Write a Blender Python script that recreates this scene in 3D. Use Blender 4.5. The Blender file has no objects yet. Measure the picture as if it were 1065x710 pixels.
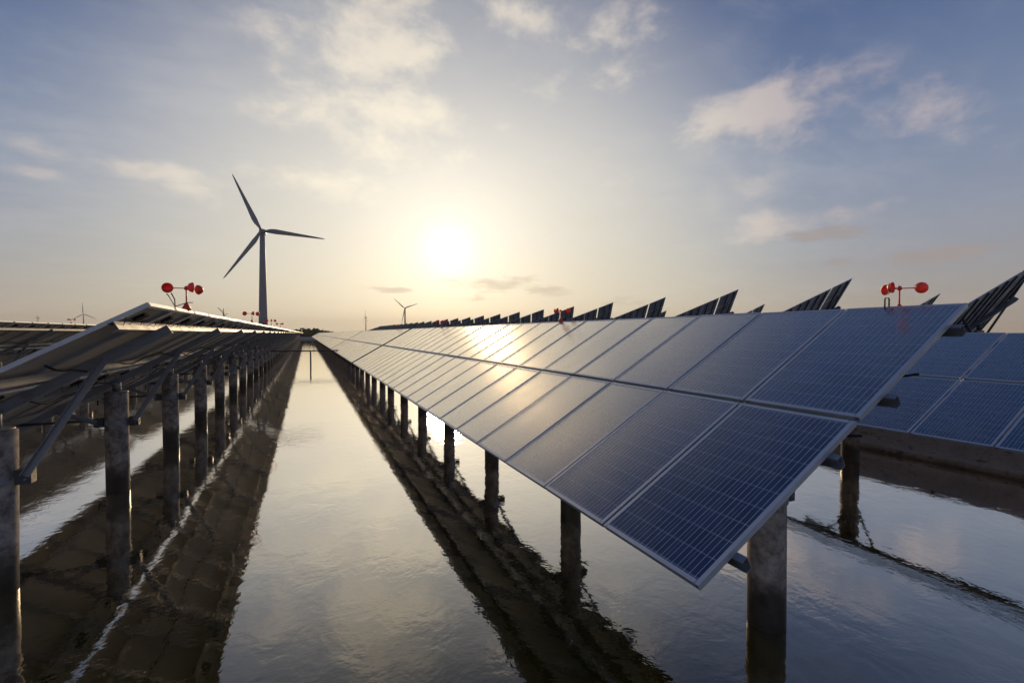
import bpy, bmesh, math, random
from mathutils import Vector, Matrix
random.seed(7)
R = math.radians
sc = bpy.context.scene
col = sc.collection

# ------------------------------------------------------------------ camera
F_PX, W_PX, H_PX = 482.0, 1065.0, 710.0
CAM_Z, YAW, PITCH = 2.48, R(23.92), R(1.0)
cam_d = bpy.data.cameras.new("camera")
cam_d.sensor_width = 36.0
cam_d.lens = F_PX / W_PX * 36.0
cam_d.clip_start = 0.05
cam_d.clip_end = 12000.0
cam = bpy.data.objects.new("camera", cam_d)
col.objects.link(cam)
cam.location = (0, 0, CAM_Z)
cam.rotation_euler = (R(90) - PITCH, 0, -YAW)
sc.camera = cam


def ray(px, py):
    """direction in the world through a point of the photograph"""
    u, v = (px - 532.5) / F_PX, -(py - 355.0) / F_PX
    yc = math.cos(PITCH) + v * math.sin(PITCH)
    z = v * math.cos(PITCH) - math.sin(PITCH)
    return Vector((u * math.cos(YAW) + yc * math.sin(YAW), -u * math.sin(YAW) + yc * math.cos(YAW), z))


def far(px, depth, z=0.0):
    """point at a depth along the view axis, by its column in the photograph"""
    d = ray(px, 346.6)
    return Vector((d.x * depth, d.y * depth, z))


SUN_DIR = ray(466, 262).normalized()
SUN_EL = math.asin(SUN_DIR.z)
SUN_AZ = math.atan2(SUN_DIR.x, SUN_DIR.y)

# ------------------------------------------------------------------ node helper
class N:
    def __init__(s, nt):
        s.nt = nt; s.n = nt.nodes; s.l = nt.links

    def new(s, t, **kw):
        x = s.n.new(t)
        for k, v in kw.items():
            setattr(x, k, v)
        return x

    def put(s, sock, v):
        if v is None: return
        if isinstance(v, bpy.types.NodeSocket): s.l.new(v, sock)
        elif hasattr(sock, "default_value"):
            try: sock.default_value = v
            except Exception: sock.default_value = (*v, 1.0)

    def m(s, op, a, b=None, c=None, clamp=False):
        x = s.new("ShaderNodeMath", operation=op, use_clamp=clamp)
        s.put(x.inputs[0], a); s.put(x.inputs[1], b); s.put(x.inputs[2], c)
        return x.outputs[0]

    def vm(s, op, a, b=None):
        x = s.new("ShaderNodeVectorMath", operation=op)
        s.put(x.inputs[0], a); s.put(x.inputs[1], b)
        return x.outputs["Value"] if op in ("DOT_PRODUCT", "LENGTH") else x.outputs[0]

    def mix(s, f, a, b, mode="MIX"):
        x = s.new("ShaderNodeMix", data_type="RGBA", blend_type=mode)
        s.put(x.inputs[0], f); s.put(x.inputs[6], a); s.put(x.inputs[7], b)
        return x.outputs[2]

    def noise(s, vec, scale, detail=4, rough=.5, dist=0.0):
        x = s.new("ShaderNodeTexNoise")
        s.put(x.inputs["Vector"], vec)
        x.inputs["Scale"].default_value = scale; x.inputs["Detail"].default_value = detail
        x.inputs["Roughness"].default_value = rough; x.inputs["Distortion"].default_value = dist
        return x.outputs[0]

    def ss(s, v, a, b, lo=0.0, hi=1.0):
        x = s.new("ShaderNodeMapRange", interpolation_type="SMOOTHSTEP")
        s.put(x.inputs[0], v); s.put(x.inputs[1], a); s.put(x.inputs[2], b); s.put(x.inputs[3], lo); s.put(x.inputs[4], hi)
        return x.outputs[0]

    def scale(s, vec, v3):
        return s.vm("MULTIPLY", vec, v3)


def c4(c): return (c[0], c[1], c[2], 1.0)


# ------------------------------------------------------------------ world
def build_world():
    w = bpy.data.worlds.new("World"); sc.world = w; w.use_nodes = True
    nt = w.node_tree; nt.nodes.clear(); g = N(nt)
    out = g.new("ShaderNodeOutputWorld"); bg = g.new("ShaderNodeBackground")
    g.l.new(bg.outputs[0], out.inputs[0])
    sky = g.new("ShaderNodeTexSky", sky_type="NISHITA")
    sky.sun_disc = False
    sky.sun_elevation = SUN_EL
    sky.sun_rotation = SUN_AZ
    sky.altitude = 0; sky.air_density = 1.0; sky.dust_density = 2.0; sky.ozone_density = 2.0
    tc = g.new("ShaderNodeTexCoord")
    d = g.vm("NORMALIZE", tc.outputs["Generated"])
    sep = g.new("ShaderNodeSeparateXYZ"); g.l.new(d, sep.inputs[0])
    X, Y, Z = sep.outputs
    zc = g.m("MAXIMUM", Z, 0.0)
    mu = g.m("MAXIMUM", g.vm("DOT_PRODUCT", d, tuple(SUN_DIR)), 0.0)
    az = g.m("ARCTAN2", X, Y)
    el = g.m("ARCSINE", zc)
    # the sky itself, seen through a thin high veil
    base = g.mix(1.0, sky.outputs[0], (1.0, 1.0, 1.0, 1.0), "MULTIPLY")
    # glows of the veiled sun: real directions round the sun
    g1 = g.m("MULTIPLY", g.ss(mu, .75, 1.0), g.ss(zc, .25, .65, 1.0, .62))
    g2 = g.m("POWER", mu, 26.0)
    g3 = g.m("POWER", mu, 70.0)
    g4 = g.m("POWER", mu, 750.0)
    hor = g.m("POWER", g.m("SUBTRACT", 1.0, zc), 5.0)          # 1 at the horizon
    K = 1 / STR
    def k(c, s=1.0): return (c[0] * K * s, c[1] * K * s, c[2] * K * s, 1.0)
    veil_far = g.mix(g.ss(zc, .12, .66), k(VEIL_COOL), k(VEIL_ZEN))
    veil_near = k(VEIL_WARM)
    veil = g.mix(g.m("MULTIPLY", g1, .95), veil_far, veil_near)
    horc = g.mix(g.ss(mu, .62, 1.0), k(HOR_FAR), k(HOR_NEAR))
    veil = g.mix(g.m("MULTIPLY", hor, .92), veil, horc)
    c = g.mix(VEIL_FAC, base, veil)
    def add(c, f, colr):
        return g.mix(1.0, c, g.mix(f, (0, 0, 0, 1), colr), "ADD")
    # clouds, laid out on a plane high above
    inv = g.m("DIVIDE", 1.0, g.m("ADD", zc, .13))
    comb = g.new("ShaderNodeCombineXYZ")
    g.l.new(g.m("MULTIPLY", X, inv), comb.inputs[0]); g.l.new(g.m("MULTIPLY", Y, inv), comb.inputs[1])
    pv = comb.outputs[0]
    n1 = g.noise(pv, 1.15, 8, .56, .35)
    n2 = g.noise(g.scale(pv, (1.0, 2.2, 1.0)), 3.4, 8, .62, .5)
    n3 = g.noise(pv, 11.0, 5, .62, .3)
    tex = g.m("ADD", g.m("MULTIPLY", n1, .55), g.m("ADD", g.m("MULTIPLY", n2, .32), g.m("MULTIPLY", n3, .13)))
    broad = g.ss(tex, .42, .66)
    cl_col = g.mix(g.ss(mu, .45, .97), k((.24, .29, .39)), k((.74, .72, .67)))
    c = g.mix(g.m("MULTIPLY", broad, .17), c, cl_col)
    # separate cloud banks: (column, row in the photograph, half width, half height in degrees, amount, bright or grey)
    banks = [(395, 60, 13, 8, .75, 1), (400, 118, 15, 5.5, .8, 1), (540, 12, 10, 3.5, .6, 1), (330, 185, 12, 3.5, .55, 1),
             (795, 116, 9.5, 3.8, 1.0, 1), (735, 140, 4.5, 1.8, .8, 1), (955, 112, 6, 2.4, .75, 1), (1000, 150, 4, 2.2, .5, 1), (835, 232, 8, 2.0, .85, 1),
             (855, 243, 5, .8, .7, 0), (968, 266, 4.2, .9, .95, 0), (860, 272, 5, .8, .4, 0), (515, 296, 8, 1.2, .55, 0), (560, 303, 6, .8, .5, 0), (408, 301, 4, .45, .6, 0),
             (475, 310, 6, .8, .35, 0), (650, 312, 10, .8, .35, 0), (120, 172, 11, 1.3, .7, 1), (40, 178, 9, .9, .4, 1), (195, 200, 5, 1.5, .6, 1), (225, 215, 3, 1.2, .4, 1),
             (640, 50, 12, 5, .4, 1), (600, 190, 14, 6, .25, 1), (760, 205, 16, 6, .26, 1), (620, 60, 13, 7, .45, 1)]
    bf = g.ss(g.m("ADD", g.m("MULTIPLY", n2, .5), g.m("ADD", g.m("MULTIPLY", n3, .3), g.m("MULTIPLY", n1, .2))), .38, .60)
    cn = g.noise(g.scale(d, (9.0, 9.0, 15.0)), 1.0, 9, .60, .15)
    bw = g.ss(cn, .36, .66)
    tot_b, tot_g = None, None
    for (px, py, hw, hh, amt, kind) in banks:
        q = ray(px, py).normalized()
        a0, e0 = math.atan2(q.x, q.y), math.asin(q.z)
        da = g.m("DIVIDE", g.m("SUBTRACT", az, a0), R(hw))
        de = g.m("DIVIDE", g.m("SUBTRACT", el, e0), R(hh))
        r2 = g.m("ADD", g.m("MULTIPLY", da, da), g.m("MULTIPLY", de, de))
        v = g.m("MULTIPLY", g.m("EXPONENT", g.m("MULTIPLY", r2, -1.1)), amt)
        if kind: tot_b = v if tot_b is None else g.m("MAXIMUM", tot_b, v)
        else: tot_g = v if tot_g is None else g.m("MAXIMUM", tot_g, v)
    # ragged edges: the noise eats into the bank, more at its rim
    mb = g.ss(g.m("ADD", tot_b, g.m("MULTIPLY", g.m("SUBTRACT", cn, .5), 2.2)), .22, 1.05)
    cg = g.noise(g.scale(d, (16.0, 16.0, 60.0)), 1.0, 8, .6, .2)
    mg = g.ss(g.m("ADD", tot_g, g.m("MULTIPLY", g.m("SUBTRACT", cg, .5), 1.5)), .18, .62)
    mb = g.m("MULTIPLY", mb, g.ss(tot_b, .04, .35))
    mg = g.m("MULTIPLY", mg, g.ss(tot_g, .04, .3))
    bright = g.mix(g.ss(mu, .72, .985), k((.60, .50, .47)), k((1.0, .89, .69)))
    greyc = g.mix(g.ss(mu, .75, .99), k((.33, .285, .275)), k((.62, .52, .37)))
    c = g.mix(g.m("MULTIPLY", mb, .62), c, bright)
    c = add(c, g2, k((.10, .092, .072)))
    c = g.mix(g.m("MULTIPLY", mg, .68), c, greyc)
    c = add(c, g3, k((.15, .142, .122)))
    c = add(c, g4, k((.34, .33, .30)))
    g.l.new(c, bg.inputs[0])
    bg.inputs[1].default_value = STR


STR = 0.10
VEIL_ZEN = (.026, .070, .205)
VEIL_COOL = (.185, .268, .43)
VEIL_WARM = (.665, .64, .59)
HOR_FAR = (.40, .325, .22)
HOR_NEAR = (.72, .64, .43)
VEIL_FAC = .93
build_world()

sun_d = bpy.data.lights.new("sun", "SUN")
sun_d.energy = 2.0; sun_d.angle = R(5); sun_d.color = (1.0, .72, .42)
sun = bpy.data.objects.new("sun", sun_d); col.objects.link(sun)
sun.rotation_euler = (-SUN_DIR).to_track_quat("-Z", "Y").to_euler()
sun.location = (0, 0, 60)

# ------------------------------------------------------------------ materials
def mat(name, base=(.5, .5, .5), rough=.5, metal=0.0, fn=None, ior=None):
    m = bpy.data.materials.new(name); m.use_nodes = True
    g = N(m.node_tree); b = m.node_tree.nodes["Principled BSDF"]
    b.inputs["Base Color"].default_value = c4(base)
    b.inputs["Roughness"].default_value = rough; b.inputs["Metallic"].default_value = metal
    if ior: b.inputs["IOR"].default_value = ior
    if fn: fn(g, b)
    return m


def pos(g): return g.new("ShaderNodeNewGeometry").outputs["Position"]
def objco(g): return g.new("ShaderNodeTexCoord").outputs["Object"]


def f_cells(g, b):
    uv = g.new("ShaderNodeTexCoord").outputs["UV"]
    sp = g.new("ShaderNodeSeparateXYZ"); g.l.new(uv, sp.inputs[0])
    U, V = sp.outputs[0], sp.outputs[1]         # U: 0..6 cells across, V: 0..10 cells up the slope
    def line(coord, offs, half):                 # 1 on a thin line
        fr = g.m("FRACT", g.m("ADD", coord, offs + .5))
        return g.m("LESS_THAN", g.m("ABSOLUTE", g.m("SUBTRACT", fr, .5)), half)
    gapu = line(U, 0.0, .013)
    gapv = line(V, 0.0, .014)
    bus = g.m("MAXIMUM", g.m("MAXIMUM", line(U, -.2, .0085), line(U, -.5, .0085)), line(U, -.8, .0085))
    cell = g.new("ShaderNodeCombineXYZ")
    g.l.new(g.m("FLOOR", U), cell.inputs[0]); g.l.new(g.m("FLOOR", V), cell.inputs[1])
    oi = g.new("ShaderNodeObjectInfo"); g.l.new(oi.outputs["Random"], cell.inputs[2])
    wn = g.new("ShaderNodeTexWhiteNoise"); g.l.new(cell.outputs[0], wn.inputs[0])
    vo = g.new("ShaderNodeTexVoronoi"); g.l.new(uv, vo.inputs["Vector"]); vo.inputs["Scale"].default_value = 7.0
    sv = g.new("ShaderNodeSeparateXYZ"); g.l.new(vo.outputs["Color"], sv.inputs[0])
    t = g.m("ADD", g.m("MULTIPLY", wn.outputs[0], .55), g.m("MULTIPLY", sv.outputs[0], .45))
    blue = g.mix(t, (.011, .030, .082, 1), (.024, .062, .150, 1))
    blue = g.mix(g.m("MULTIPLY", oi.outputs["Random"], .45), blue, (.010, .020, .058, 1))
    c = g.mix(gapu, blue, (.27, .29, .34, 1))
    c = g.mix(gapv, c, (.30, .33, .39, 1))
    c = g.mix(bus, c, (.80, .83, .90, 1))
    # dust film and a few dried run-off marks
    dn = g.noise(pos(g), 2.3, 6, .6)
    c = g.mix(g.ss(dn, .36, .72, .03, .14), c, (.30, .28, .26, 1))
    drip = g.ss(g.noise(g.scale(uv, (5.0, .45, 1.0)), 1.0, 5, .62), .60, .74, 0, .16)
    c = g.mix(drip, c, (.33, .30, .26, 1))
    sv2 = g.new("ShaderNodeTexVoronoi"); g.l.new(pos(g), sv2.inputs["Vector"]); sv2.inputs["Scale"].default_value = 1.7
    sc2 = g.new("ShaderNodeSeparateXYZ"); g.l.new(sv2.outputs["Color"], sc2.inputs[0])
    spot = g.m("MULTIPLY", g.m("LESS_THAN", g.m("ADD", sv2.outputs["Distance"], g.m("MULTIPLY", g.noise(pos(g), 60, 3, .6), .035)), .040), g.m("GREATER_THAN", sc2.outputs[0], .72))
    c = g.mix(g.m("MULTIPLY", spot, .8), c, (.62, .61, .57, 1))
    g.l.new(c, b.inputs["Base Color"])
    g.l.new(g.ss(g.noise(pos(g), 5.0, 4, .6), .3, .75, .12, .24), b.inputs["Roughness"])
    b.inputs["IOR"].default_value = 1.45
    lw = g.new("ShaderNodeLayerWeight"); lw.inputs["Blend"].default_value = .5
    gl = g.new("ShaderNodeBsdfGlossy"); gl.inputs["Color"].default_value = (1.0, .915, .76, 1)
    g.l.new(g.ss(dn, .3, .7, .22, .29), gl.inputs["Roughness"])
    mx = g.new("ShaderNodeMixShader"); out = [n for n in g.n if n.type == "OUTPUT_MATERIAL"][0]
    g.l.new(g.ss(lw.outputs["Facing"], .33, .93, 0.0, .96), mx.inputs[0])
    g.l.new(b.outputs[0], mx.inputs[1]); g.l.new(gl.outputs[0], mx.inputs[2]); g.l.new(mx.outputs[0], out.inputs[0])


def f_alu(g, b):
    n = g.noise(pos(g), 30, 4, .6)
    g.l.new(g.ss(n, .3, .7, .30, .48), b.inputs["Roughness"])
    g.l.new(g.mix(g.noise(pos(g), 4, 3), (.44, .445, .46, 1), (.57, .575, .59, 1)), b.inputs["Base Color"])


def f_steel(g, b):
    n = g.noise(pos(g), 9, 6, .65)
    r = g.ss(g.noise(pos(g), 2.2, 6, .7), .58, .72)
    c = g.mix(n, (.17, .175, .19, 1), (.36, .365, .385, 1))
    g.l.new(g.mix(g.m("MULTIPLY", r, .6), c, (.16, .075, .035, 1)), b.inputs["Base Color"])
    g.l.new(g.ss(n, .3, .7, .40, .62), b.inputs["Roughness"])


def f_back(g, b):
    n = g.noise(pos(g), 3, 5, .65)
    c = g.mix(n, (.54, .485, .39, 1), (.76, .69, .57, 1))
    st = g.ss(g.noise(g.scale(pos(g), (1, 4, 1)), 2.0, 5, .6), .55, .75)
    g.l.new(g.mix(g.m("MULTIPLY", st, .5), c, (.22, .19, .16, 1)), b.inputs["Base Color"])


def f_concrete(g, b):
    p = pos(g)
    n = g.noise(p, 7, 8, .7)
    c = g.mix(g.ss(n, .32, .68), (.12, .095, .078, 1), (.46, .39, .33, 1))
    # wet band, algae and scum just above the water; runs from the collar
    sp = g.new("ShaderNodeSeparateXYZ"); g.l.new(p, sp.inputs[0])
    h = g.m("ADD", sp.outputs[2], g.m("MULTIPLY", g.m("SUBTRACT", g.noise(p, 6, 5, .6), .5), .35))
    wet = g.ss(h, .25, .52, 1.0, 0.0)
    c = g.mix(g.m("MULTIPLY", wet, .88), c, (.032, .026, .018, 1))
    tide = g.m("MULTIPLY", g.ss(h, .44, .50), g.ss(h, .53, .62, 1.0, 0.0))
    c = g.mix(g.m("MULTIPLY", tide, .35), c, (.40, .37, .31, 1))
    run = g.ss(g.noise(g.scale(p, (14, 14, .9)), 1.0, 5, .6), .55, .72)
    c = g.mix(g.m("MULTIPLY", run, .45), c, (.10, .085, .07, 1))
    ring = g.ss(g.noise(g.scale(p, (1.5, 1.5, 22)), 1.0, 3, .6), .60, .70)
    c = g.mix(g.m("MULTIPLY", ring, .30), c, (.09, .08, .07, 1))
    g.l.new(c, b.inputs["Base Color"])
    g.l.new(g.ss(h, .2, .5, .35, .85), b.inputs["Roughness"])
    bp = g.new("ShaderNodeBump"); bp.inputs["Strength"].default_value = .5; bp.inputs["Distance"].default_value = .01
    g.l.new(n, bp.inputs["Height"]); g.l.new(bp.outputs[0], b.inputs["Normal"])


def f_earth(g, b):
    p = pos(g)
    n = g.noise(p, 1.6, 9, .68); n2 = g.noise(p, 14, 6, .7)
    c = g.mix(n, (.26, .20, .165, 1), (.52, .42, .35, 1))
    c = g.mix(g.ss(n2, .45, .75), c, (.26, .21, .175, 1))
    crack = g.ss(g.noise(g.scale(p, (1, .5, 1)), 5, 5, .7), .36, .42, 1, 0)
    c = g.mix(g.m("MULTIPLY", crack, .6), c, (.05, .035, .028, 1))
    sp = g.new("ShaderNodeSeparateXYZ"); g.l.new(p, sp.inputs[0])
    h = g.m("ADD", sp.outputs[2], g.m("MULTIPLY", g.m("SUBTRACT", n, .5), .12))
    c = g.mix(g.ss(h, .01, .08, .6, 0), c, (.035, .026, .02, 1))
    g.l.new(c, b.inputs["Base Color"])
    bp = g.new("ShaderNodeBump"); bp.inputs["Strength"].default_value = .8; bp.inputs["Distance"].default_value = .04
    g.l.new(g.m("ADD", n, g.m("MULTIPLY", n2, .5)), bp.inputs["Height"]); g.l.new(bp.outputs[0], b.inputs["Normal"])


def f_land(g, b):
    p = pos(g)
    n = g.noise(p, .05, 8, .6); n2 = g.noise(p, .8, 6, .6)
    c = g.mix(g.ss(n, .4, .6), (.055, .065, .03, 1), (.14, .12, .07, 1))
    g.l.new(g.mix(g.m("MULTIPLY", n2, .5), c, (.05, .05, .03, 1)), b.inputs["Base Color"])


def f_leaf(g, b):
    g.l.new(g.mix(g.noise(pos(g), .25, 4), (.035, .05, .018, 1), (.08, .10, .035, 1)), b.inputs["Base Color"])


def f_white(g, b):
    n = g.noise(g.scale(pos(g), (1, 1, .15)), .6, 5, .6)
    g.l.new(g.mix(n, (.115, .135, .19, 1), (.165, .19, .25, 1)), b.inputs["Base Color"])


def f_red(g, b):
    n = g.noise(objco(g), 18, 4, .6)
    g.l.new(g.mix(n, (.78, .05, .018, 1), (.90, .085, .03, 1)), b.inputs["Base Color"])
    b.inputs["Subsurface Weight"].default_value = .3; b.inputs["Subsurface Radius"].default_value = (.03, .004, .002); b.inputs["Subsurface Scale"].default_value = 1.0


M = dict(
    cells=mat("solar_cells", rough=.14, fn=f_cells),
    alu=mat("anodised_aluminium", rough=.4, metal=.5, fn=f_alu),
    steel=mat("galvanised_steel", rough=.5, metal=.45, fn=f_steel),
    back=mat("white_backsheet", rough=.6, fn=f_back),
    dback=mat("dark_backsheet", (.22, .235, .27), .45),
    concrete=mat("concrete", rough=.8, fn=f_concrete),
    earth=mat("bank_earth", rough=.9, fn=f_earth),
    land=mat("land", rough=1, fn=f_land),
    leaf=mat("leaves", rough=.8, fn=f_leaf),
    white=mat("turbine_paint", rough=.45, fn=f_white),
    red=mat("red_plastic", rough=.35, fn=f_red),
    black=mat("black_plastic", (.012, .012, .013), .85),
    dark=mat("dark_steel", (.06, .065, .07), .5, .3),
)


def water_mat():
    m = bpy.data.materials.new("water"); m.use_nodes = True
    nt = m.node_tree; nt.nodes.clear(); g = N(nt)
    out = g.new("ShaderNodeOutputMaterial")
    p = pos(g)
    big = g.noise(g.scale(p, (1.0, .45, 1.0)), .9, 3, .5, .3)
    mid = g.noise(g.scale(p, (1.0, .8, 1.0)), 4.0, 3, .50, .5)
    fin = g.noise(g.scale(p, (1.0, 1.5, 1.0)), 24.0, 2, .5, .2)
    calm = g.ss(g.noise(p, .28, 3, .5), .35, .65, .45, 1.15)
    h = g.m("ADD", g.m("MULTIPLY", big, .0055), g.m("ADD", g.m("MULTIPLY", mid, .0044), g.m("MULTIPLY", fin, .0004)))
    m2 = g.noise(g.scale(p, (1.0, 1.2, 1.0)), 11.0, 2, .5, .4)
    h = g.m("ADD", h, g.m("MULTIPLY", m2, .0011))
    h = g.m("MULTIPLY", h, calm)
    bp = g.new("ShaderNodeBump"); bp.inputs["Strength"].default_value = 1.0; bp.inputs["Distance"].default_value = WAVE
    g.l.new(h, bp.inputs["Height"])
    gl = g.new("ShaderNodeBsdfGlossy"); gl.inputs["Roughness"].default_value = .0
    gl.inputs["Color"].default_value = (1.0, .955, .875, 1)
    df = g.new("ShaderNodeBsdfDiffuse")
    mud = g.mix(g.ss(g.noise(p, .35, 5, .6), .35, .7), (.015, .0135, .002, 1), (.029, .025, .005, 1))
    g.l.new(mud, df.inputs["Color"])
    g.l.new(bp.outputs[0], gl.inputs["Normal"])
    fr = g.new("ShaderNodeLayerWeight"); fr.inputs["Blend"].default_value = .5
    g.l.new(bp.outputs[0], fr.inputs["Normal"])
    f = g.ss(fr.outputs["Facing"], .25, .93, .03, 1.0)
    mx = g.new("ShaderNodeMixShader")
    g.l.new(f, mx.inputs[0]); g.l.new(df.outputs[0], mx.inputs[1]); g.l.new(gl.outputs[0], mx.inputs[2])
    g.l.new(mx.outputs[0], out.inputs[0])
    return m


WAVE, W_REFL = .75, .05
M["water"] = water_mat()

# ------------------------------------------------------------------ mesh helpers
class MB:
    """collects shapes and links them as one mesh object"""
    def __init__(s, *mats):
        s.bm = bmesh.new(); s.mats = mats; s.uv = None

    def face(s, pts, mi=0, smooth=False):
        f = s.bm.faces.new([s.bm.verts.new(p) for p in pts]); f.material_index = mi; f.smooth = smooth
        return f

    def box(s, x0, x1, y0, y1, z0, z1, mi=0, M4=None):
        v = [Vector((x, y, z)) for x in (x0, x1) for y in (y0, y1) for z in (z0, z1)]
        if M4: v = [M4 @ p for p in v]
        v = [s.bm.verts.new(p) for p in v]
        for idx in ((0, 1, 3, 2), (4, 6, 7, 5), (0, 4, 5, 1), (2, 3, 7, 6), (0, 2, 6, 4), (1, 5, 7, 3)):
            f = s.bm.faces.new([v[i] for i in idx]); f.material_index = mi
        return v

    def tube(s, pts, rads, seg=12, mi=0, cap=True, smooth=True):
        pts = [Vector(p) for p in pts]
        if not hasattr(rads, "__len__"): rads = [rads] * len(pts)
        rings = []; ref = None
        for i, p in enumerate(pts):
            t = (pts[min(i + 1, len(pts) - 1)] - pts[max(i - 1, 0)]).normalized()
            if ref is None: ref = Vector((0, 0, 1)) if abs(t.z) < .9 else Vector((1, 0, 0))
            a = t.cross(ref).normalized(); b = t.cross(a).normalized(); ref = a.cross(t) * -1 if False else ref
            rings.append([s.bm.verts.new(p + (a * math.cos(2 * math.pi * k / seg) + b * math.sin(2 * math.pi * k / seg)) * rads[i]) for k in range(seg)])
        for r0, r1 in zip(rings, rings[1:]):
            for k in range(seg):
                f = s.bm.faces.new((r0[k], r0[(k + 1) % seg], r1[(k + 1) % seg], r1[k])); f.material_index = mi; f.smooth = smooth
        if cap:
            for r in (rings[0], rings[-1]):
                try:
                    f = s.bm.faces.new(r); f.material_index = mi
                except ValueError: pass

    def profile(s, prof, p0, p1, xa, ya, mi=0):
        """closed 2-D outline swept from p0 to p1; xa, ya are its axes"""
        p0, p1, xa, ya = Vector(p0), Vector(p1), Vector(xa), Vector(ya)
        r0 = [s.bm.verts.new(p0 + xa * x + ya * y) for x, y in prof]
        r1 = [s.bm.verts.new(p1 + xa * x + ya * y) for x, y in prof]
        n = len(prof)
        for k in range(n):
            f = s.bm.faces.new((r0[k], r0[(k + 1) % n], r1[(k + 1) % n], r1[k])); f.material_index = mi
        for r in (r0, r1):
            f = s.bm.faces.new(r); f.material_index = mi

    def mesh(s, name):
        bmesh.ops.recalc_face_normals(s.bm, faces=s.bm.faces)
        me = bpy.data.meshes.new(name); s.bm.to_mesh(me); s.bm.free()
        for m in s.mats: me.materials.append(m)
        return me

    def build(s, name, parent=None, loc=(0, 0, 0), rot=(0, 0, 0)):
        return link(name, s.mesh(name), parent, loc, rot)


def link(name, me, parent=None, loc=(0, 0, 0), rot=(0, 0, 0)):
    o = bpy.data.objects.new(name, me); col.objects.link(o)
    o.parent = parent; o.location = loc; o.rotation_euler = rot
    return o


def root(name, loc, label, cat, group=None, rz=0.0):
    o = link(name, None, None, loc, (0, 0, rz)); tag(o, label, cat, group); return o


def tag(o, label=None, cat=None, group=None, kind=None):
    if label: o["label"] = label
    if cat: o["category"] = cat
    if group: o["group"] = group
    if kind: o["kind"] = kind
    return o


def cprof(h, w, t=.006, lip=.012):
    """C-channel outline: web on the left, opening to the right"""
    return [(0, 0), (w, 0), (w, lip), (w - t, lip), (w - t, t), (t, t), (t, h - t), (w - t, h - t), (w - t, h - lip), (w, h - lip), (w, h), (0, h)]


ORD = ["nearest", "second", "third", "fourth", "fifth", "sixth", "seventh", "eighth", "ninth", "tenth", "eleventh", "twelfth", "thirteenth",
       "fourteenth", "fifteenth", "sixteenth", "seventeenth", "eighteenth", "nineteenth", "twentieth", "twenty-first", "twenty-second",
       "twenty-third", "twenty-fourth", "twenty-fifth", "twenty-sixth", "twenty-seventh", "twenty-eighth", "twenty-ninth", "thirtieth"]

# ------------------------------------------------------------------ solar modules
PW, PL = .9274, 1.665        # pitch of the modules along the row and up the slope
MW, ML = .9044, 1.636        # the module itself
FR, TH = .029, .038          # frame lip and depth


def module_laminate_mesh():
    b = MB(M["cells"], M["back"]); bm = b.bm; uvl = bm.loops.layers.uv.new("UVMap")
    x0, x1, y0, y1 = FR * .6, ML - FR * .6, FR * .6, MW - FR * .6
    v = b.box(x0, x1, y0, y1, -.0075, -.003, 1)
    bm.faces.ensure_lookup_table()
    mx, my = .040, .030                                       # white margin around the cells is part of the pattern
    for f in bm.faces:
        if all(abs(w.co.z + .003) < 1e-6 for w in f.verts):
            f.material_index = 0
            for lp in f.loops:
                lp[uvl].uv = ((lp.vert.co.y - my) / (MW - 2 * my) * 6, (lp.vert.co.x - mx) / (ML - 2 * mx) * 10)
    return b.mesh("solar_module")


def module_frame_mesh():
    b = MB(M["alu"])
    # lip, outer wall and bottom flange on each side, butted
    for (ax, x0, x1, y0, y1) in (("y", 0, ML, 0, 0), ("y", 0, ML, MW, MW)):
        s = 1 if y0 == 0 else -1
        b.profile([(0, 0), (FR, 0), (FR, -.003), (.003, -.003), (.003, -TH + .002), (FR + .004, -TH + .002), (FR + .004, -TH), (0, -TH)],
                  (0, y0, 0), (ML, y0, 0), (0, s, 0), (0, 0, 1))
    for x0, s in ((0, 1), (ML, -1)):
        b.profile([(0, 0), (FR, 0), (FR, -.003), (.003, -.003), (.003, -TH + .002), (FR + .004, -TH + .002), (FR + .004, -TH), (0, -TH)],
                  (x0, FR + .0045, 0), (x0, MW - FR - .0045, 0), (s, 0, 0), (0, 0, 1))
    return b.mesh("module_frame")


def junction_mesh():
    b = MB(M["black"])
    b.box(ML - .26, ML - .15, MW / 2 - .07, MW / 2 + .07, -.034, -.0078)
    for sy in (-1, 1):
        pts = []
        for k in range(9):
            t = k / 8
            pts.append((ML - .20 - .10 * math.sin(t * math.pi), MW / 2 + sy * (.05 + t * (MW / 2 - .06)), -.024 - .045 * math.sin(t * math.pi) - .02 * t))
        b.tube(pts, .003, 6)
    return b.mesh("junction_box")


ME_LAM, ME_FRAME, ME_JB = module_laminate_mesh(), module_frame_mesh(), junction_mesh()

PURL = (.31, 1.30, 2.02, 3.02)        # purlins, distance up the slope
PH = .082                             # purlin depth
RH = .095                             # rafter depth
POST_DY = 3.13


def post_mesh(h, r=.15):
    b = MB(M["concrete"])
    b.tube([(0, 0, -1.2), (0, 0, h - .012), (0, 0, h)], [r, r, r - .012], 40)
    return b.mesh("post")


ME_POST = post_mesh(1.56)
ME_POST_LOW = post_mesh(1.562)


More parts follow.
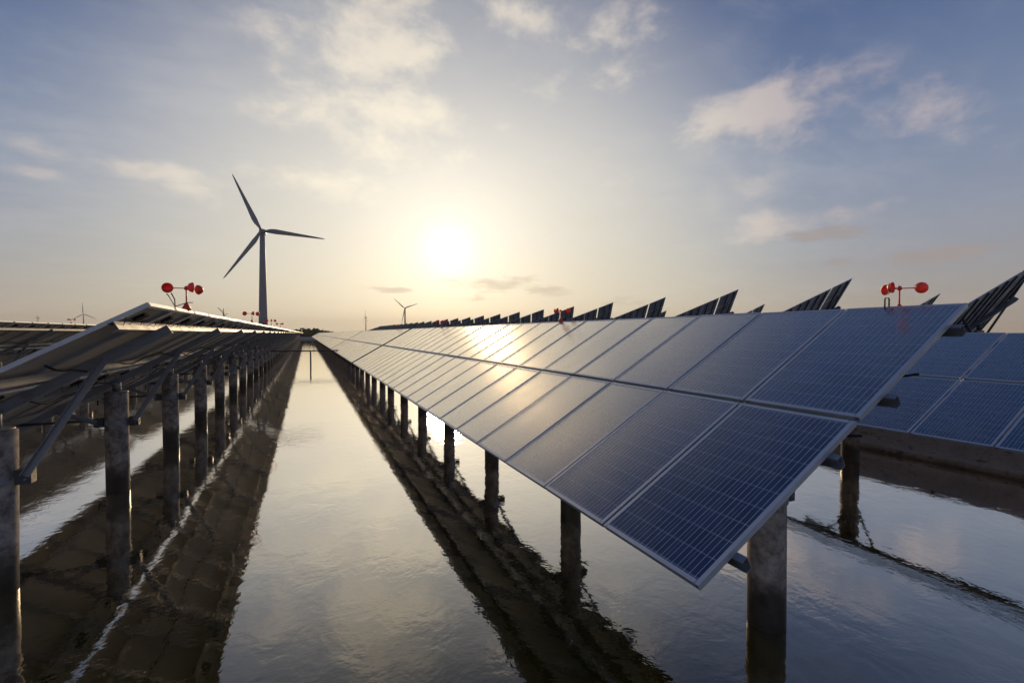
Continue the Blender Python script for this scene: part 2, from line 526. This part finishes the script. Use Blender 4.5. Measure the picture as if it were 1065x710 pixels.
def collar_mesh():
    b = MB(M["dark"], M["steel"])
    seg = 32
    prev = None; first = None
    for k in range(seg):                      # a flat band with thickness, as wedge segments
        a0, a1 = 2 * math.pi * k / seg, 2 * math.pi * (k + 1) / seg
        P = []
        for a in (a0, a1):
            for r in (.1505, .158):
                for z in (-.04, .04):
                    P.append((r * math.cos(a), r * math.sin(a), z))
        b.face([P[2], P[6], P[7], P[3]], 1); b.face([P[1], P[3], P[7], P[5]], 1); b.face([P[0], P[4], P[6], P[2]], 1)
    b.box(-.28, -.1585, -.05, .05, -.07, .07, 0)
    b.box(.1585, .28, -.05, .05, -.07, .07, 0)
    for sx in (-1, 1):
        for dz in (-.022, .022):
            b.tube([(sx * .24, -.075, dz), (sx * .24, .075, dz)], .008, 6, 1)
    bmesh.ops.remove_doubles(b.bm, verts=b.bm.verts, dist=1e-5)
    return b.mesh("collar")


ME_COLLAR = collar_mesh()


def slope_frame(tilt):
    d = Vector((math.cos(tilt), 0, math.sin(tilt))); n = Vector((-math.sin(tilt), 0, math.cos(tilt)))
    return d, n


_cache = {}


def support_meshes(tilt, zlow):
    """rafter, neck, braces for a table whose lower edge is zlow above the water; origin at the post's foot"""
    key = (round(tilt, 4), round(zlow, 3))
    if key in _cache: return _cache[key]
    d, n = slope_frame(tilt)
    halfx = PL * math.cos(tilt)
    low = Vector((-halfx, 0, zlow))
    off = -(TH + PH + .004)
    def P(s, below=0.0, y=0.0): return low + d * s + n * (off - below) + Vector((0, y, 0))
    raf = MB(M["steel"])
    raf.profile(cprof(RH, .05), P(.16, RH, .020), P(3.16, RH, .020), (0, 1, 0), n)
    neck = MB(M["steel"])
    top = P(PL, RH + .006)
    neck.tube([(0, 0, 1.5605), (0, 0, 1.575)], .145, 24)
    neck.tube([(0, 0, 1.5755), (0, 0, top.z)], .055, 16)
    out = [("rafter", raf.mesh("rafter")), ("neck", neck.mesh("neck"))]
    for (sx, sl) in ((1, 2.55), (-1, .72)):
        br = MB(M["steel"])
        a = Vector((sx * .24, -.058, 1.11)); e = P(sl, RH * .5, -.012)
        t = (e - a).normalized(); yy = Vector((0, -1, 0)); xx = t.cross(yy)
        br.profile([(-.032, 0), (.032, 0), (.032, .005), (-.026, .005), (-.026, .045), (-.032, .045)], a, e, xx, yy)
        out.append(("brace", br.mesh("brace")))
    _cache[key] = out
    return out


def purlin_mesh(y0, y1):
    b = MB(M["steel"])
    b.profile(cprof(PH, .05, .005), (.05, y0, -TH - .002 - PH), (.05, y1, -TH - .002 - PH), (-1, 0, 0), (0, 0, 1))
    # bolts through the modules' flanges
    return b


_pm = {}


def make_table(x_low, y0, z_low, tilt, npan, label, group, detail=2, post_off=.7, tie=False, cables=True, pdx=0.0, pdy=POST_DY):
    """one table: lower edge along x_low, from y0 northwards. Root at the middle of its near end, on the water"""
    d, n = slope_frame(tilt)
    xm = x_low + PL * math.cos(tilt)
    rt = root("solar_table", (xm, y0, 0), label, "solar table", group)
    base = Vector((x_low - xm, 0, z_low)); rot = (0, -tilt, 0)
    length = npan * PW - (PW - MW)
    nposts = 7
    if detail == 2:
        for i in range(npan):
            for j in range(2):
                o = base + d * (j * PL + .004 * (1 - j) + .022 * j) + Vector((0, i * PW, 0))
                # a few millimetres of setting-out error, as on any site
                jr = (random.gauss(0, .0013), -tilt + random.gauss(0, .0016), random.gauss(0, .0006))
                p = link("solar_panel", ME_LAM, rt, o, jr)
                link("frame", ME_FRAME, p)
                link("junction_box", ME_JB, p)
    else:
        key = (npan,)
        if key not in _pm:
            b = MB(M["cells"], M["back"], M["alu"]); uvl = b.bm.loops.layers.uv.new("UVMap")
            for i in range(npan):
                for j in range(2):
                    x0, y_ = j * PL + .004 + .018 * j, i * PW
                    b.box(x0, x0 + ML, y_, y_ + MW, -TH, -.004, 2)
                    f = b.face([(x0 + FR, y_ + FR, -.0015), (x0 + ML - FR, y_ + FR, -.0015), (x0 + ML - FR, y_ + MW - FR, -.0015), (x0 + FR, y_ + MW - FR, -.0015)], 0)
                    for lp, uv in zip(f.loops, ((0, 0), (0, 10), (6, 10), (6, 0))): lp[uvl].uv = uv
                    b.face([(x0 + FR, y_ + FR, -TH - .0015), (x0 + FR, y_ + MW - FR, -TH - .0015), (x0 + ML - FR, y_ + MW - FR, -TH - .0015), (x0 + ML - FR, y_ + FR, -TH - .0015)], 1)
            me = bpy.data.meshes.new("panel_deck"); b.bm.to_mesh(me); b.bm.free()
            for m_ in b.mats: me.materials.append(m_)
            _pm[key] = me
        link("panel_deck", _pm[key], rt, base, rot)
    pk = ("purlin", npan)
    if pk not in _pm: _pm[pk] = purlin_mesh(-.065, length + .065).mesh("purlin")
    for s_ in PURL:
        link("purlin", _pm[pk], rt, base + d * (s_ - .025), rot)
    sup = support_meshes(tilt, z_low)
    if detail == 2:
        for k in range(nposts):
            yy = post_off + k * pdy
            if yy > length - .1: continue
            p = link("post", ME_POST, rt, (pdx, yy, pdx * .55), (random.gauss(0, .005), random.gauss(0, .005), random.uniform(0, 6)))
            c = link("collar", ME_COLLAR, rt, (pdx, yy, 1.10))
            for nm, me in sup:
                link(nm, me, rt, (0, yy, 0) if nm != "neck" else (pdx, yy, pdx * .55))
            if tie:
                if "tie" not in _pm:
                    b = MB(M["dark"]); b.tube([(-.285, 0, 1.135), (-1.25, 0, 1.125)], .018, 8)
                    b.tube([(-1.25, 0, .98), (-1.25, 0, 1.62)], .014, 8); _pm["tie"] = b.mesh("tie_rod")
                link("tie_rod", _pm["tie"], rt, (0, yy, 0))
        if cables:
            for (s_, dz) in ((1.60, .11), (2.42, .09)):
                b = MB(M["black"]); pts = []; nseg = int(length / .2)
                for k in range(nseg + 1):
                    y = k * length / nseg; ph = (y / (POST_DY / 2)) % 1.0
                    sag = dz * 4 * ph * (1 - ph) * (.6 + .5 * math.sin(y * 3.1 + s_ * 7) ** 2)
                    q = d * (s_ + .05 * math.sin(y * 1.7 + s_)) + n * (-.13) + Vector((0, y, -sag))
                    pts.append(q)
                b.tube(pts, .011, 6); b.build("cable", rt, base)
    else:
        for k in range(nposts):
            yy = post_off + k * pdy
            if yy > length - .1: continue
            link("post", ME_POST_LOW, rt, (pdx, yy, pdx * .55))
            for nm, me in (sup if detail == 1 else sup[:2]): link(nm, me, rt, (0, yy, 0))
    return rt


T30, T27 = R(29.95), R(26.6)
TABLE_DY = 21.91
G = {"R1": "fixed solar tables of the row right of the channel", "L1": "fixed solar tables of the row left of the channel",
     "L2": "fixed solar tables of the second row left of the channel", "L3": "fixed solar tables of the third row left of the channel",
     "R2": "fixed solar tables of the row beside the earth bank"}
for i in range(10):
    nm = ("blue solar panel table at the near end of the row right of the open channel" if i == 0 else
          f"{ORD[i]} solar table from the near end of the row right of the channel")
    make_table(1.995, 1.931 + i * TABLE_DY, 1.064, T30, 23, nm, G["R1"], 2 if i < 2 else (1 if i < 5 else 0), .78, pdx=.15, pdy=3.22)
for i in range(10):
    nm = ("solar table seen from beneath at the near end of the row left of the channel" if i == 0 else
          f"{ORD[i]} solar table from the near end of the row left of the channel")
    make_table(-4.165, 5.06 + i * TABLE_DY, 1.10, T30, 23, nm, G["L1"], 2 if i < 2 else (1 if i < 5 else 0), .95, tie=(i == 0))
for i in range(9):
    nm = ("nearest solar panel table of the second row left of the channel" if i == 0 else
          f"{ORD[i]} solar panel table of the second row left of the channel")
    make_table(-10.32, 6.3 + i * TABLE_DY, 1.16, T30, 23, nm, G["L2"], 2 if i == 0 else 1, .9)
for i in range(7):
    nm = f"{ORD[i]} solar table of the third row left of the channel"
    make_table(-16.48, 27.0 + i * TABLE_DY, 1.10, T30, 23, nm, G["L3"], 1, .8)
for i in range(1):
    make_table(8.155, -.75 - PW + i * TABLE_DY, 1.004, T27, 23, "blue solar panel table above the brown earth bank at the right edge", None, 2, .95, cables=False)

# ------------------------------------------------------------------ trackers behind
TA, TF = R(19), R(53)
D1 = Vector((math.cos(TA), 0, math.sin(TA)))
D2 = Vector((math.sin(TF) * math.sin(TA), math.cos(TF), -math.sin(TF) * math.cos(TA)))
NRM = D1.cross(D2)
if NRM.z < 0: NRM = -NRM
TL, TW = 7.0, 4.3
TIPZ = 5.80


def tracker_parts(detail):
    """parts with the origin under the middle of the deck"""
    cen = Vector((0, 0, TIPZ)) - D1 * (TL / 2) + D2 * (TW / 2)
    sh = Vector((cen.x, cen.y, 0))
    tip = Vector((0, 0, TIPZ)) - sh
    mats4 = Matrix((( -D1.x, D2.x, NRM.x, tip.x), (-D1.y, D2.y, NRM.y, tip.y), (-D1.z, D2.z, NRM.z, tip.z), (0, 0, 0, 1)))
    out = []
    nx, ny = 4, 4
    us = [0, 1.72, 3.44, 5.16, 6.88]
    gaps = [.0, .09, .09, .09]
    for i in range(nx):
        for j in range(ny):
            b = MB(M["cells"], M["dback"], M["alu"]); uvl = b.bm.loops.layers.uv.new("UVMap")
            x0 = (0, 2.12, 3.76, 5.40)[i]; x1 = x0 + (1.95, 1.60, 1.60, 1.60)[i]; y0 = j * 1.075; y1 = y0 + 1.055
            b.box(x0, x1, y0, y1, -.036, -.003, 2, mats4)
            b.face([mats4 @ Vector(q) for q in ((x0 + .03, y0 + .03, -.038), (x1 - .03, y0 + .03, -.038), (x1 - .03, y1 - .03, -.038), (x0 + .03, y1 - .03, -.038))], 1)
            f = b.face([mats4 @ Vector(q) for q in ((x0 + .03, y0 + .03, -.001), (x1 - .03, y0 + .03, -.001), (x1 - .03, y1 - .03, -.001), (x0 + .03, y1 - .03, -.001))], 0)
            for lp, uv in zip(f.loops, ((0, 0), (0, 10), (6, 10), (6, 0))): lp[uvl].uv = uv
            out.append(("solar_panel", b))
    b = MB(M["dark"])
    for i in range(nx):
        for q in (.42, 1.18):
            xx = (0, 2.12, 3.76, 5.40)[i]
            b.box(xx + q - .02, xx + q + .02, .05, TW - .05, -.10, -.040, 0, mats4)
    out.append(("deck_rail", b))
    b = MB(M["dark"])
    b.box(-.15, TL + .1, TW / 2 - .08, TW / 2 + .08, -.30, -.121, 0, mats4)
    out.append(("axis_beam", b))
    c3 = mats4 @ Vector((TL / 2, TW / 2, -.305))
    b = MB(M["concrete"]); b.tube([(c3.x, c3.y, -1.2), (c3.x, c3.y, c3.z - .25)], .16, 16); out.append(("post", b))
    b = MB(M["dark"]); b.tube([(c3.x, c3.y, c3.z - .249), tuple(c3)], .09, 12); out.append(("axis_head", b))
    for (u, v) in ((.9, .9), (TL - .9, .9)):
        e = mats4 @ Vector((u, v, -.125))
        b = MB(M["dark"]); b.tube([(c3.x, c3.y, c3.z - .9), tuple(e)], .045, 8); out.append(("brace", b))
    for (u, v) in ((.9, TW - .5), (TL - .9, TW - .5)):
        e = mats4 @ Vector((u, v, -.125))
        if e.z < .3: continue
        b = MB(M["dark"]); b.tube([(c3.x, c3.y, c3.z - 1.0), tuple(e)], .045, 8); out.append(("brace", b))
    if detail: return [(nm, b.mesh(nm)) for nm, b in out], sh
    tmp = MB(M["cells"], M["dback"], M["alu"], M["dark"], M["concrete"])
    idx = {m.name: i for i, m in enumerate(tmp.mats)}
    for nm, b in out:
        me = b.mesh("t"); off = {i: idx[m.name] for i, m in enumerate(me.materials)}
        n0 = len(tmp.bm.faces); tmp.bm.from_mesh(me); tmp.bm.faces.ensure_lookup_table()
        for f in tmp.bm.faces[n0:]: f.material_index = off[f.material_index]
        bpy.data.meshes.remove(me)
    me = bpy.data.meshes.new("tracker"); tmp.bm.to_mesh(me); tmp.bm.free()
    for m in tmp.mats: me.materials.append(m)
    return me, sh


TR_FULL, SH = tracker_parts(True)
TR_LOW, _ = tracker_parts(False)


def tracker(x, y, label, group, detail):
    loc = (x + SH.x, y + SH.y, 0)
    if detail:
        rt = root("solar_tracker", loc, label, "solar tracker", group, random.gauss(0, .015)); rt.rotation_euler[0] = random.gauss(0, .010)
        for nm, me in TR_FULL: link(nm, me, rt)
        return rt
    o = link("solar_tracker", TR_LOW, None, loc, (random.gauss(0, .012), random.gauss(0, .006), random.gauss(0, .02))); tag(o, label, "solar tracker", group); return o


ty = [9.35 + 7.9 * k for k in range(26)]
for k, y in enumerate(ty):
    lab = ["big dark tilted solar tracker leaving the right edge, bare struts under it",
           "dark pointed solar tracker rising behind the panel with the red spinner, left of it",
           "dark solar tracker with two panel fields, widest one above the middle of the near table"][k] if k < 3 else \
        f"{ORD[k]} tracker from the right in the sawtooth line above the blue panels"
    tracker(30, y, lab, "tilted solar trackers in the sawtooth line", k < 9)
for k, y in enumerate([4.9 + 7.95 * q for q in range(12)]):
    lab = f"{'first' if k == 0 else ORD[k]} tracker from the right in the farther line behind the sawtooth line"
    if k == 2: lab = "small dark tracker tip just right of the near red spinner"
    if k == 4: lab = "small dark tracker tip between two larger trackers, right of the widest one"
    tracker(48, y, lab, "tilted solar trackers in the farther line", k < 3)

# ------------------------------------------------------------------ red wind spinners
def spinner_meshes():
    out = []
    b = MB(M["red"])
    b.tube([(0, 0, -.01), (0, 0, .02), (0, 0, .07), (0, 0, .075)], [.042, .040, .012, .007], 16)
    b.tube([(0, 0, .0755), (0, 0, .205)], .0068, 10)
    out.append(("stem", b))
    b = MB(M["red"])
    b.tube([(0, 0, .206), (0, 0, .214), (0, 0, .236), (0, 0, .252)], [.010, .019, .019, .004], 14)
    out.append(("hub", b))
    for k in range(3):
        a = 2 * math.pi * k / 3
        r = Vector((math.cos(a), math.sin(a), 0)); t = Vector((-math.sin(a), math.cos(a), 0)); zc = Vector((0, 0, .225))
        b = MB(M["red"])
        b.tube([zc + r * .0185, zc + r * .115], .0048, 8)
        out.append(("arm", b))
        b = MB(M["red"])           # a hemispherical cup: outer and inner shell joined at a rim
        c = zc + r * .165; rings = []
        up = Vector((0, 0, 1))
        prof = [(.050 * math.sin(u), -.050 * math.cos(u) * .85) for u in [math.pi / 2 * q / 6 for q in range(0, 7)]]
        prof += [(.0535, .002), (.0475, .003)] + [(.0465 * math.sin(u), -.0465 * math.cos(u) * .82) for u in [math.pi / 2 * q / 5 for q in range(5, -1, -1)]]
        seg = 20
        for (rad, dep) in prof:
            rings.append([b.bm.verts.new(c + (r * math.cos(2 * math.pi * s_ / seg) + up * math.sin(2 * math.pi * s_ / seg)) * max(rad, .0004) + t * dep) for s_ in range(seg)])
        for r0, r1 in zip(rings, rings[1:]):
            for s_ in range(seg):
                f = b.bm.faces.new((r0[s_], r0[(s_ + 1) % seg], r1[(s_ + 1) % seg], r1[s_])); f.smooth = True
        out.append(("cup", b))
    return [(nm, b.mesh(nm)) for nm, b in out]


SP = spinner_meshes()


def spinner(x, y, z, rz, label, group, scale=1.0):
    rt = root("wind_spinner", (x, y, z), label, "wind spinner", group, rz); rt.scale = (scale,) * 3
    for nm, me in SP: link(nm, me, rt)
    return rt


def top_edge(x_low, z_low, tilt, back=.02):
    d, n = slope_frame(tilt); p = Vector((x_low, 0, z_low)) + d * (2 * PL - back) + n * .012
    return p.x, p.z


xr, zr = top_edge(1.995, 1.064, T30)
xl, zl = top_edge(-4.165, 1.10, T30)
xl2, zl2 = top_edge(-10.32, 1.16, T30)
GS = "red three-cup wind spinners on the panel edges"
spinner(xr + .055, 2.42, zr - .05, R(-52), "red three-cup wind spinner on the near top edge of the big blue table at right", GS, .93)
spinner(xr, 8.45, zr, R(-20), "red wind spinner in front of the sawtooth trackers, second along the right row", GS)
spinner(xr, 17.8, zr, R(30), "tiny red wind spinner third along the top edge of the right row", GS)
spinner(xr, 27.5, zr, R(70), "tiny red wind spinner fourth along the top edge of the right row", GS)
spinner(xl, 6.62, zl, R(179), "large red wind spinner nearest on the top edge of the left table", GS, 1.12)
spinner(xl, 13.9, zl, R(168), "red wind spinner just left of the tall turbine tower", GS, 1.05)
spinner(xl, 21.2, zl, R(40), "small red wind spinner just right of the tall turbine tower", GS, 1.05)
spinner(xl, 28.4, zl, R(75), "small wind spinner fourth along the left row", GS, 1.05)
spinner(xl2, 20.9, zl2, R(35), "small dark wind spinner on the second row at left, beside the far turbine", GS, .6)

# bare bent wire stands left beside the spinners of the left row
def wire_stand(x, y, z, rz, label):
    b = MB(M["dark"])
    b.tube([(0, 0, 0), (.0, .03, .10), (-.02, .10, .17)], .006, 6)
    b.tube([(0, 0, .02), (-.06, -.03, .13), (-.08, -.05, .15)], .005, 6)
    b.tube([(0, .01, .02), (.12, .05, .07), (.17, .06, .072)], .005, 6)
    o = b.build("wire_stand", None, (x, y, z), (0, 0, rz)); tag(o, label, "wire stand", "bare bent wires on the left row")


wire_stand(xl, 6.1, zl - .01, R(20), "bent dark wire stand on the left table edge beside the large red spinner")
wire_stand(xl, 9.4, zl - .01, R(60), "small bent wire on the left table edge between two red spinners")
# small clamp behind the near spinner
b = MB(M["dark"])
b.tube([(-.018, 0, -.03), (-.018, 0, .068), (-.012, 0, .075), (.012, 0, .075), (.018, 0, .068), (.018, 0, -.03)], .0065, 8)
o = b.build("cable_clip", None, (xr, 2.49, zr), (0, 0, R(-30))); tag(o, "small dark metal hoop on the panel edge under the near red spinner", "clip")

# ------------------------------------------------------------------ wind turbines
def turbine(px, hub_py, hub_h, rot, blade_len, yaw_off, label, group, detail=True, name="wind_turbine"):
    depth = F_PX * (hub_h - CAM_Z) / (346.6 - hub_py)
    p = far(px, depth)
    s = hub_h / 80.0
    face = math.atan2(-p.x, -p.y)                      # azimuth from turbine to camera
    rz = -(face + yaw_off)                             # local +Y looks to the camera side
    rt = root(name, (p.x, p.y, .6), label, "wind turbine", group, rz)
    b = MB(M["white"]); nz = hub_h - 1.6 * s - .6
    hs = [0, .2, .4, .6, .8, 1]
    b.tube([(0, -2.6 * s, nz * t) for t in hs], [(3.3 - 1.55 * t) * s for t in hs], 32 if detail else 12)
    b.build("tower", rt)
    b = MB(M["white"])                                 # nacelle: a rounded tapered box
    prof = lambda w, h: [(w * math.copysign(abs(math.cos(a)) ** .45, math.cos(a)), h * math.copysign(abs(math.sin(a)) ** .45, math.sin(a))) for a in [2 * math.pi * k / 20 for k in range(20)]]
    st = [(-1.0, 1.55, 1.5), (-2.4, 2.0, 1.95), (-5.5, 2.1, 2.05), (-8.6, 1.8, 1.7), (-9.4, 1.2, 1.2)]
    rings = []
    for (y, w, h) in st: rings.append([b.bm.verts.new((x * s, y * s, hub_h - .6 + z * s)) for x, z in prof(w, h)])
    for r0, r1 in zip(rings, rings[1:]):
        for k in range(20): b.bm.faces.new((r0[k], r0[(k + 1) % 20], r1[(k + 1) % 20], r1[k])).smooth = True
    b.bm.faces.new(rings[0]); b.bm.faces.new(rings[-1]); b.build("nacelle", rt)
    hb = MB(M["white"])
    hb.tube([(0, (-.95 + q) * s, hub_h - .6) for q in (0, .6, 1.6, 2.4, 2.9, 3.1)], [1.5 * s, 1.7 * s, 1.65 * s, 1.2 * s, .6 * s, .05 * s], 20); hb.build("hub", rt)
    B = MB(M["white"])
    # blade along +Z: root cylinder to airfoil with twist
    secs = [(1.2, 1.0, 1.0, 0), (3.0, 1.0, .95, 5), (6.5, 1.75, .5, 16), (10, 2.05, .36, 13), (18, 1.65, .24, 8), (28, 1.2, .16, 4), (38, .8, .10, 2), (44, .5, .06, 1), (46.5, .15, .03, 0)]
    rings = []
    for (r, cw, th, tw) in secs:
        rr = r / 46.5 * blade_len; rg = []
        for k in range(14):
            a = 2 * math.pi * k / 14; x = cw * math.cos(a) + (.35 * cw if th < .9 else 0); y = th * math.sin(a) * (1 - .35 * math.cos(a) if th < .9 else 1)
            t = R(tw); rg.append(B.bm.verts.new(((x * math.cos(t) - y * math.sin(t)) * s * .92, (x * math.sin(t) + y * math.cos(t)) * s, rr)))
        rings.append(rg)
    for r0, r1 in zip(rings, rings[1:]):
        for k in range(14): B.bm.faces.new((r0[k], r0[(k + 1) % 14], r1[(k + 1) % 14], r1[k])).smooth = True
    B.bm.faces.new(rings[0]); B.bm.faces.new(rings[-1])
    me = B.mesh("blade")
    for k in range(3):
        link("blade", me, rt, (0, .55 * s, hub_h - .6), (0, rot_sign * (rot + R(120) * k), 0))
    return rt


rot_sign = -1      # seen from the camera the local X axis points left
GT = "wind turbines on the horizon"
# blade angle: clockwise from straight up as seen in the photograph
turbine(273, 240.5, 80, R(-25), 45.0, R(12), "tall wind turbine nearest the camera, left of the sun, above the left table", None)
turbine(421, 320.5, 80, R(-48), 47, R(20), "small wind turbine above the far end of the right panel row", GT)
turbine(380, 330, 80, R(5), 44, R(72), "tiny edge-on wind turbine left of the small one over the right row", GT, False)
turbine(87, 326.5, 80, R(-3), 46, R(10), "tiny wind turbine over the second row at the left", GT, False)
turbine(317.5, 341, 80, R(30), 46, R(30), "faintest wind turbine over the far end of the channel", GT, False)
turbine(39, 330.5, 80, R(45), 26, R(70), "faint thin wind turbine near the left edge of the photo", GT, False)

# ------------------------------------------------------------------ setting: ground, water, embankment
PX0, PX1, PY0, PY1 = -90.0, 95.0, -45.0, 228.0


def ring_rect(m, z, wob=0.0, n=24):
    x0, x1, y0, y1 = PX0 - m, PX1 + m, PY0 - m, PY1 + m
    pts = []
    for (a, c) in (((x0, y0), (x1, y0)), ((x1, y0), (x1, y1)), ((x1, y1), (x0, y1)), ((x0, y1), (x0, y0))):
        for k in range(n):
            t = k / n; pts.append((a[0] + (c[0] - a[0]) * t + random.uniform(-wob, wob), a[1] + (c[1] - a[1]) * t + random.uniform(-wob, wob), z + random.uniform(-wob, wob) * .1))
    return pts


b = MB(M["earth"], M["land"])
rings = [[b.bm.verts.new(p) for p in ring_rect(m, z, w)] for (m, z, w) in ((-4, -1.3, 0), (0.5, .12, .5), (2.2, .75, .5), (6, .8, .4), (9, .5, 0), (300, .55, 0), (5200, .55, 0))]
b.bm.faces.new(rings[0]).material_index = 0
for q, (r0, r1) in enumerate(zip(rings, rings[1:])):
    for k in range(len(r0)):
        f = b.bm.faces.new((r0[k], r0[(k + 1) % len(r0)], r1[(k + 1) % len(r0)], r1[k])); f.material_index = 0 if q < 3 else 1
o = b.build("ground"); tag(o, "flat land around the pond with an earth shore", kind="structure")

b = MB(M["water"])
b.face([(PX0 - 1.5, PY0 - 1.5, 0), (PX1 + 1.5, PY0 - 1.5, 0), (PX1 + 1.5, PY1 + 1.5, 0), (PX0 - 1.5, PY1 + 1.5, 0)])
o = b.build("water"); tag(o, "still brown water between the rows of solar panels", kind="structure")

# the embankment right of the channel: toe ledge, slope, flat top
from mathutils import noise as mnoise
b = MB(M["earth"])
cross = [(10.70, -1.2), (10.90, -.3), (10.97, .10), (11.06, .135), (11.14, .16), (11.3, .34), (11.45, .52), (11.62, .70), (11.82, .86), (12.1, .93), (13, .96), (14.5, .96), (15.6, .92), (16.2, .5), (17.2, -1.2)]
ys = []; y = -12.0
while y < 224: ys.append(y); y += .12 if y < 16 else (.6 if y < 60 else 4)
prev = None
for y in ys:
    rw = []
    for i, (x, z) in enumerate(cross):
        a = .055 if 4 <= i <= 11 else .018
        v = Vector((x, y, z))
        dn = mnoise.noise(v * 1.3) * a * 1.2 + mnoise.noise(v * 4.1) * a * .8 + mnoise.noise(v * 11) * a * .4
        rw.append(b.bm.verts.new((x + dn * .8, y, z + dn)))
    if prev:
        for i in range(len(cross) - 1):
            f = b.bm.faces.new((prev[i], prev[i + 1], rw[i + 1], rw[i])); f.smooth = True
    prev = rw
o = b.build("embankment"); tag(o, "brown earth embankment rising from the water under the right table", kind="structure")

# weeds on the bank
def weed(x, y, z, h, label):
    b = MB(M["leaf"])
    for k in range(14):
        a = random.uniform(0, 6.28); l = h * random.uniform(.6, 1.1); w = .012
        dx, dy = math.cos(a), math.sin(a); p = Vector((x, y, z)); pts = []
        for t in (0, .35, .7, 1):
            pts.append(Vector((dx * l * .55 * t * t, dy * l * .55 * t * t, l * (t - .25 * t * t))))
        for q in range(3):
            w0, w1 = w * (1 - q / 3.2), w * (1 - (q + 1) / 3.2)
            s_ = Vector((-dy, dx, 0))
            b.face([pts[q] - s_ * w0, pts[q] + s_ * w0, pts[q + 1] + s_ * w1, pts[q + 1] - s_ * w1])
    o = b.build("weed", None, (x, y, z)); tag(o, label, "weed", "weeds on the earth embankment")


weed(11.62, 5.1, .70, .22, "small dark weed on the bank slope under the right table")
weed(11.9, 3.4, .86, .28, "larger weed at the top of the bank near the right edge")
weed(11.5, 8.2, .55, .2, "little weed on the bank just right of the concrete post")

# pipe that crosses the channel on a single pole
rt = root("cross_pipe", (.28, 38.0, 0), "thin dark pipe on one pole crossing the far channel between the two rows", "pipe")
b = MB(M["dark"]); b.tube([(-2.6, 0, 1.18), (0, 0, 1.165), (3.1, 0, 1.18)], .045, 12); b.build("pipe", rt)
b = MB(M["dark"]); b.tube([(0, 0, -1), (0, 0, 1.115)], .055, 12); b.build("pole", rt)

# distant trees behind the far shore
def wood(name, x0, x1, y, hmin, hmax, label, n=26):
    b = MB(M["leaf"])
    for k in range(n):
        cx = x0 + (x1 - x0) * (k + random.uniform(-.4, .4)) / n; cy = y + random.uniform(-8, 8)
        h = random.uniform(hmin, hmax) * (1 - .45 * abs(2 * k / n - 1)); rx = h * random.uniform(.45, .8)
        b.tube([(cx, cy, .4), (cx, cy, h * .6)], [.25, .1], 5)
        for q in range(170):
            u = Vector((random.gauss(0, 1), random.gauss(0, 1), random.gauss(0, 1))).normalized() * random.uniform(.35, 1) ** .6
            p = Vector((cx + u.x * rx, cy + u.y * rx, h * .58 + u.z * h * .42)); s_ = random.uniform(.25, .6)
            a = Vector((random.gauss(0, 1), random.gauss(0, 1), random.gauss(0, 1))).normalized(); c = a.orthogonal().normalized(); dd = a.cross(c)
            b.face([p - c * s_ - dd * s_, p + c * s_ - dd * s_, p + c * s_ + dd * s_, p - c * s_ + dd * s_])
    o = b.build(name); tag(o, label, kind="stuff")


wood("tree_line", -12, 13, 255, 3.4, 5.6, "low dark clump of distant trees behind the end of the channel")
wood("tree_line", 14, 56, 290, 2.4, 3.8, "long low line of distant bushes behind the far end of the right row", 60)
wood("tree_line", -160, -24, 300, 1.5, 3.2, "thin line of distant bushes behind the left rows", 60)

# ------------------------------------------------------------------ haze
HAZE = .00018
if HAZE > 0:
    hz = bpy.data.materials.new("haze"); hz.use_nodes = True
    nt = hz.node_tree; nt.nodes.clear()
    out = nt.nodes.new("ShaderNodeOutputMaterial"); pv = nt.nodes.new("ShaderNodeVolumePrincipled")
    pv.inputs["Color"].default_value = (1.0, .96, .90, 1); pv.inputs["Density"].default_value = HAZE; pv.inputs["Anisotropy"].default_value = .25
    nt.links.new(pv.outputs[0], out.inputs["Volume"])
    b = MB(hz); b.box(-5300, 5300, -5300, 5300, -2.4, 140); o = b.build("haze"); tag(o, kind="stuff")

# ------------------------------------------------------------------ render settings
vs = sc.view_settings
sc.display_settings.display_device = "sRGB"
vs.view_transform = "Standard"; vs.look = "None"; vs.exposure = 0.14; vs.gamma = 1.0; vs.use_curve_mapping = False
cy = sc.cycles
cy.use_denoising = True
cy.max_bounces = 6; cy.diffuse_bounces = 3; cy.glossy_bounces = 4; cy.transmission_bounces = 2; cy.volume_bounces = 0
cy.sample_clamp_indirect = 12.0
cy.caustics_reflective = True; cy.blur_glossy = 2.0; cy.caustics_refractive = False
cy.use_adaptive_sampling = True; cy.adaptive_threshold = .02
sc.render.use_persistent_data = False
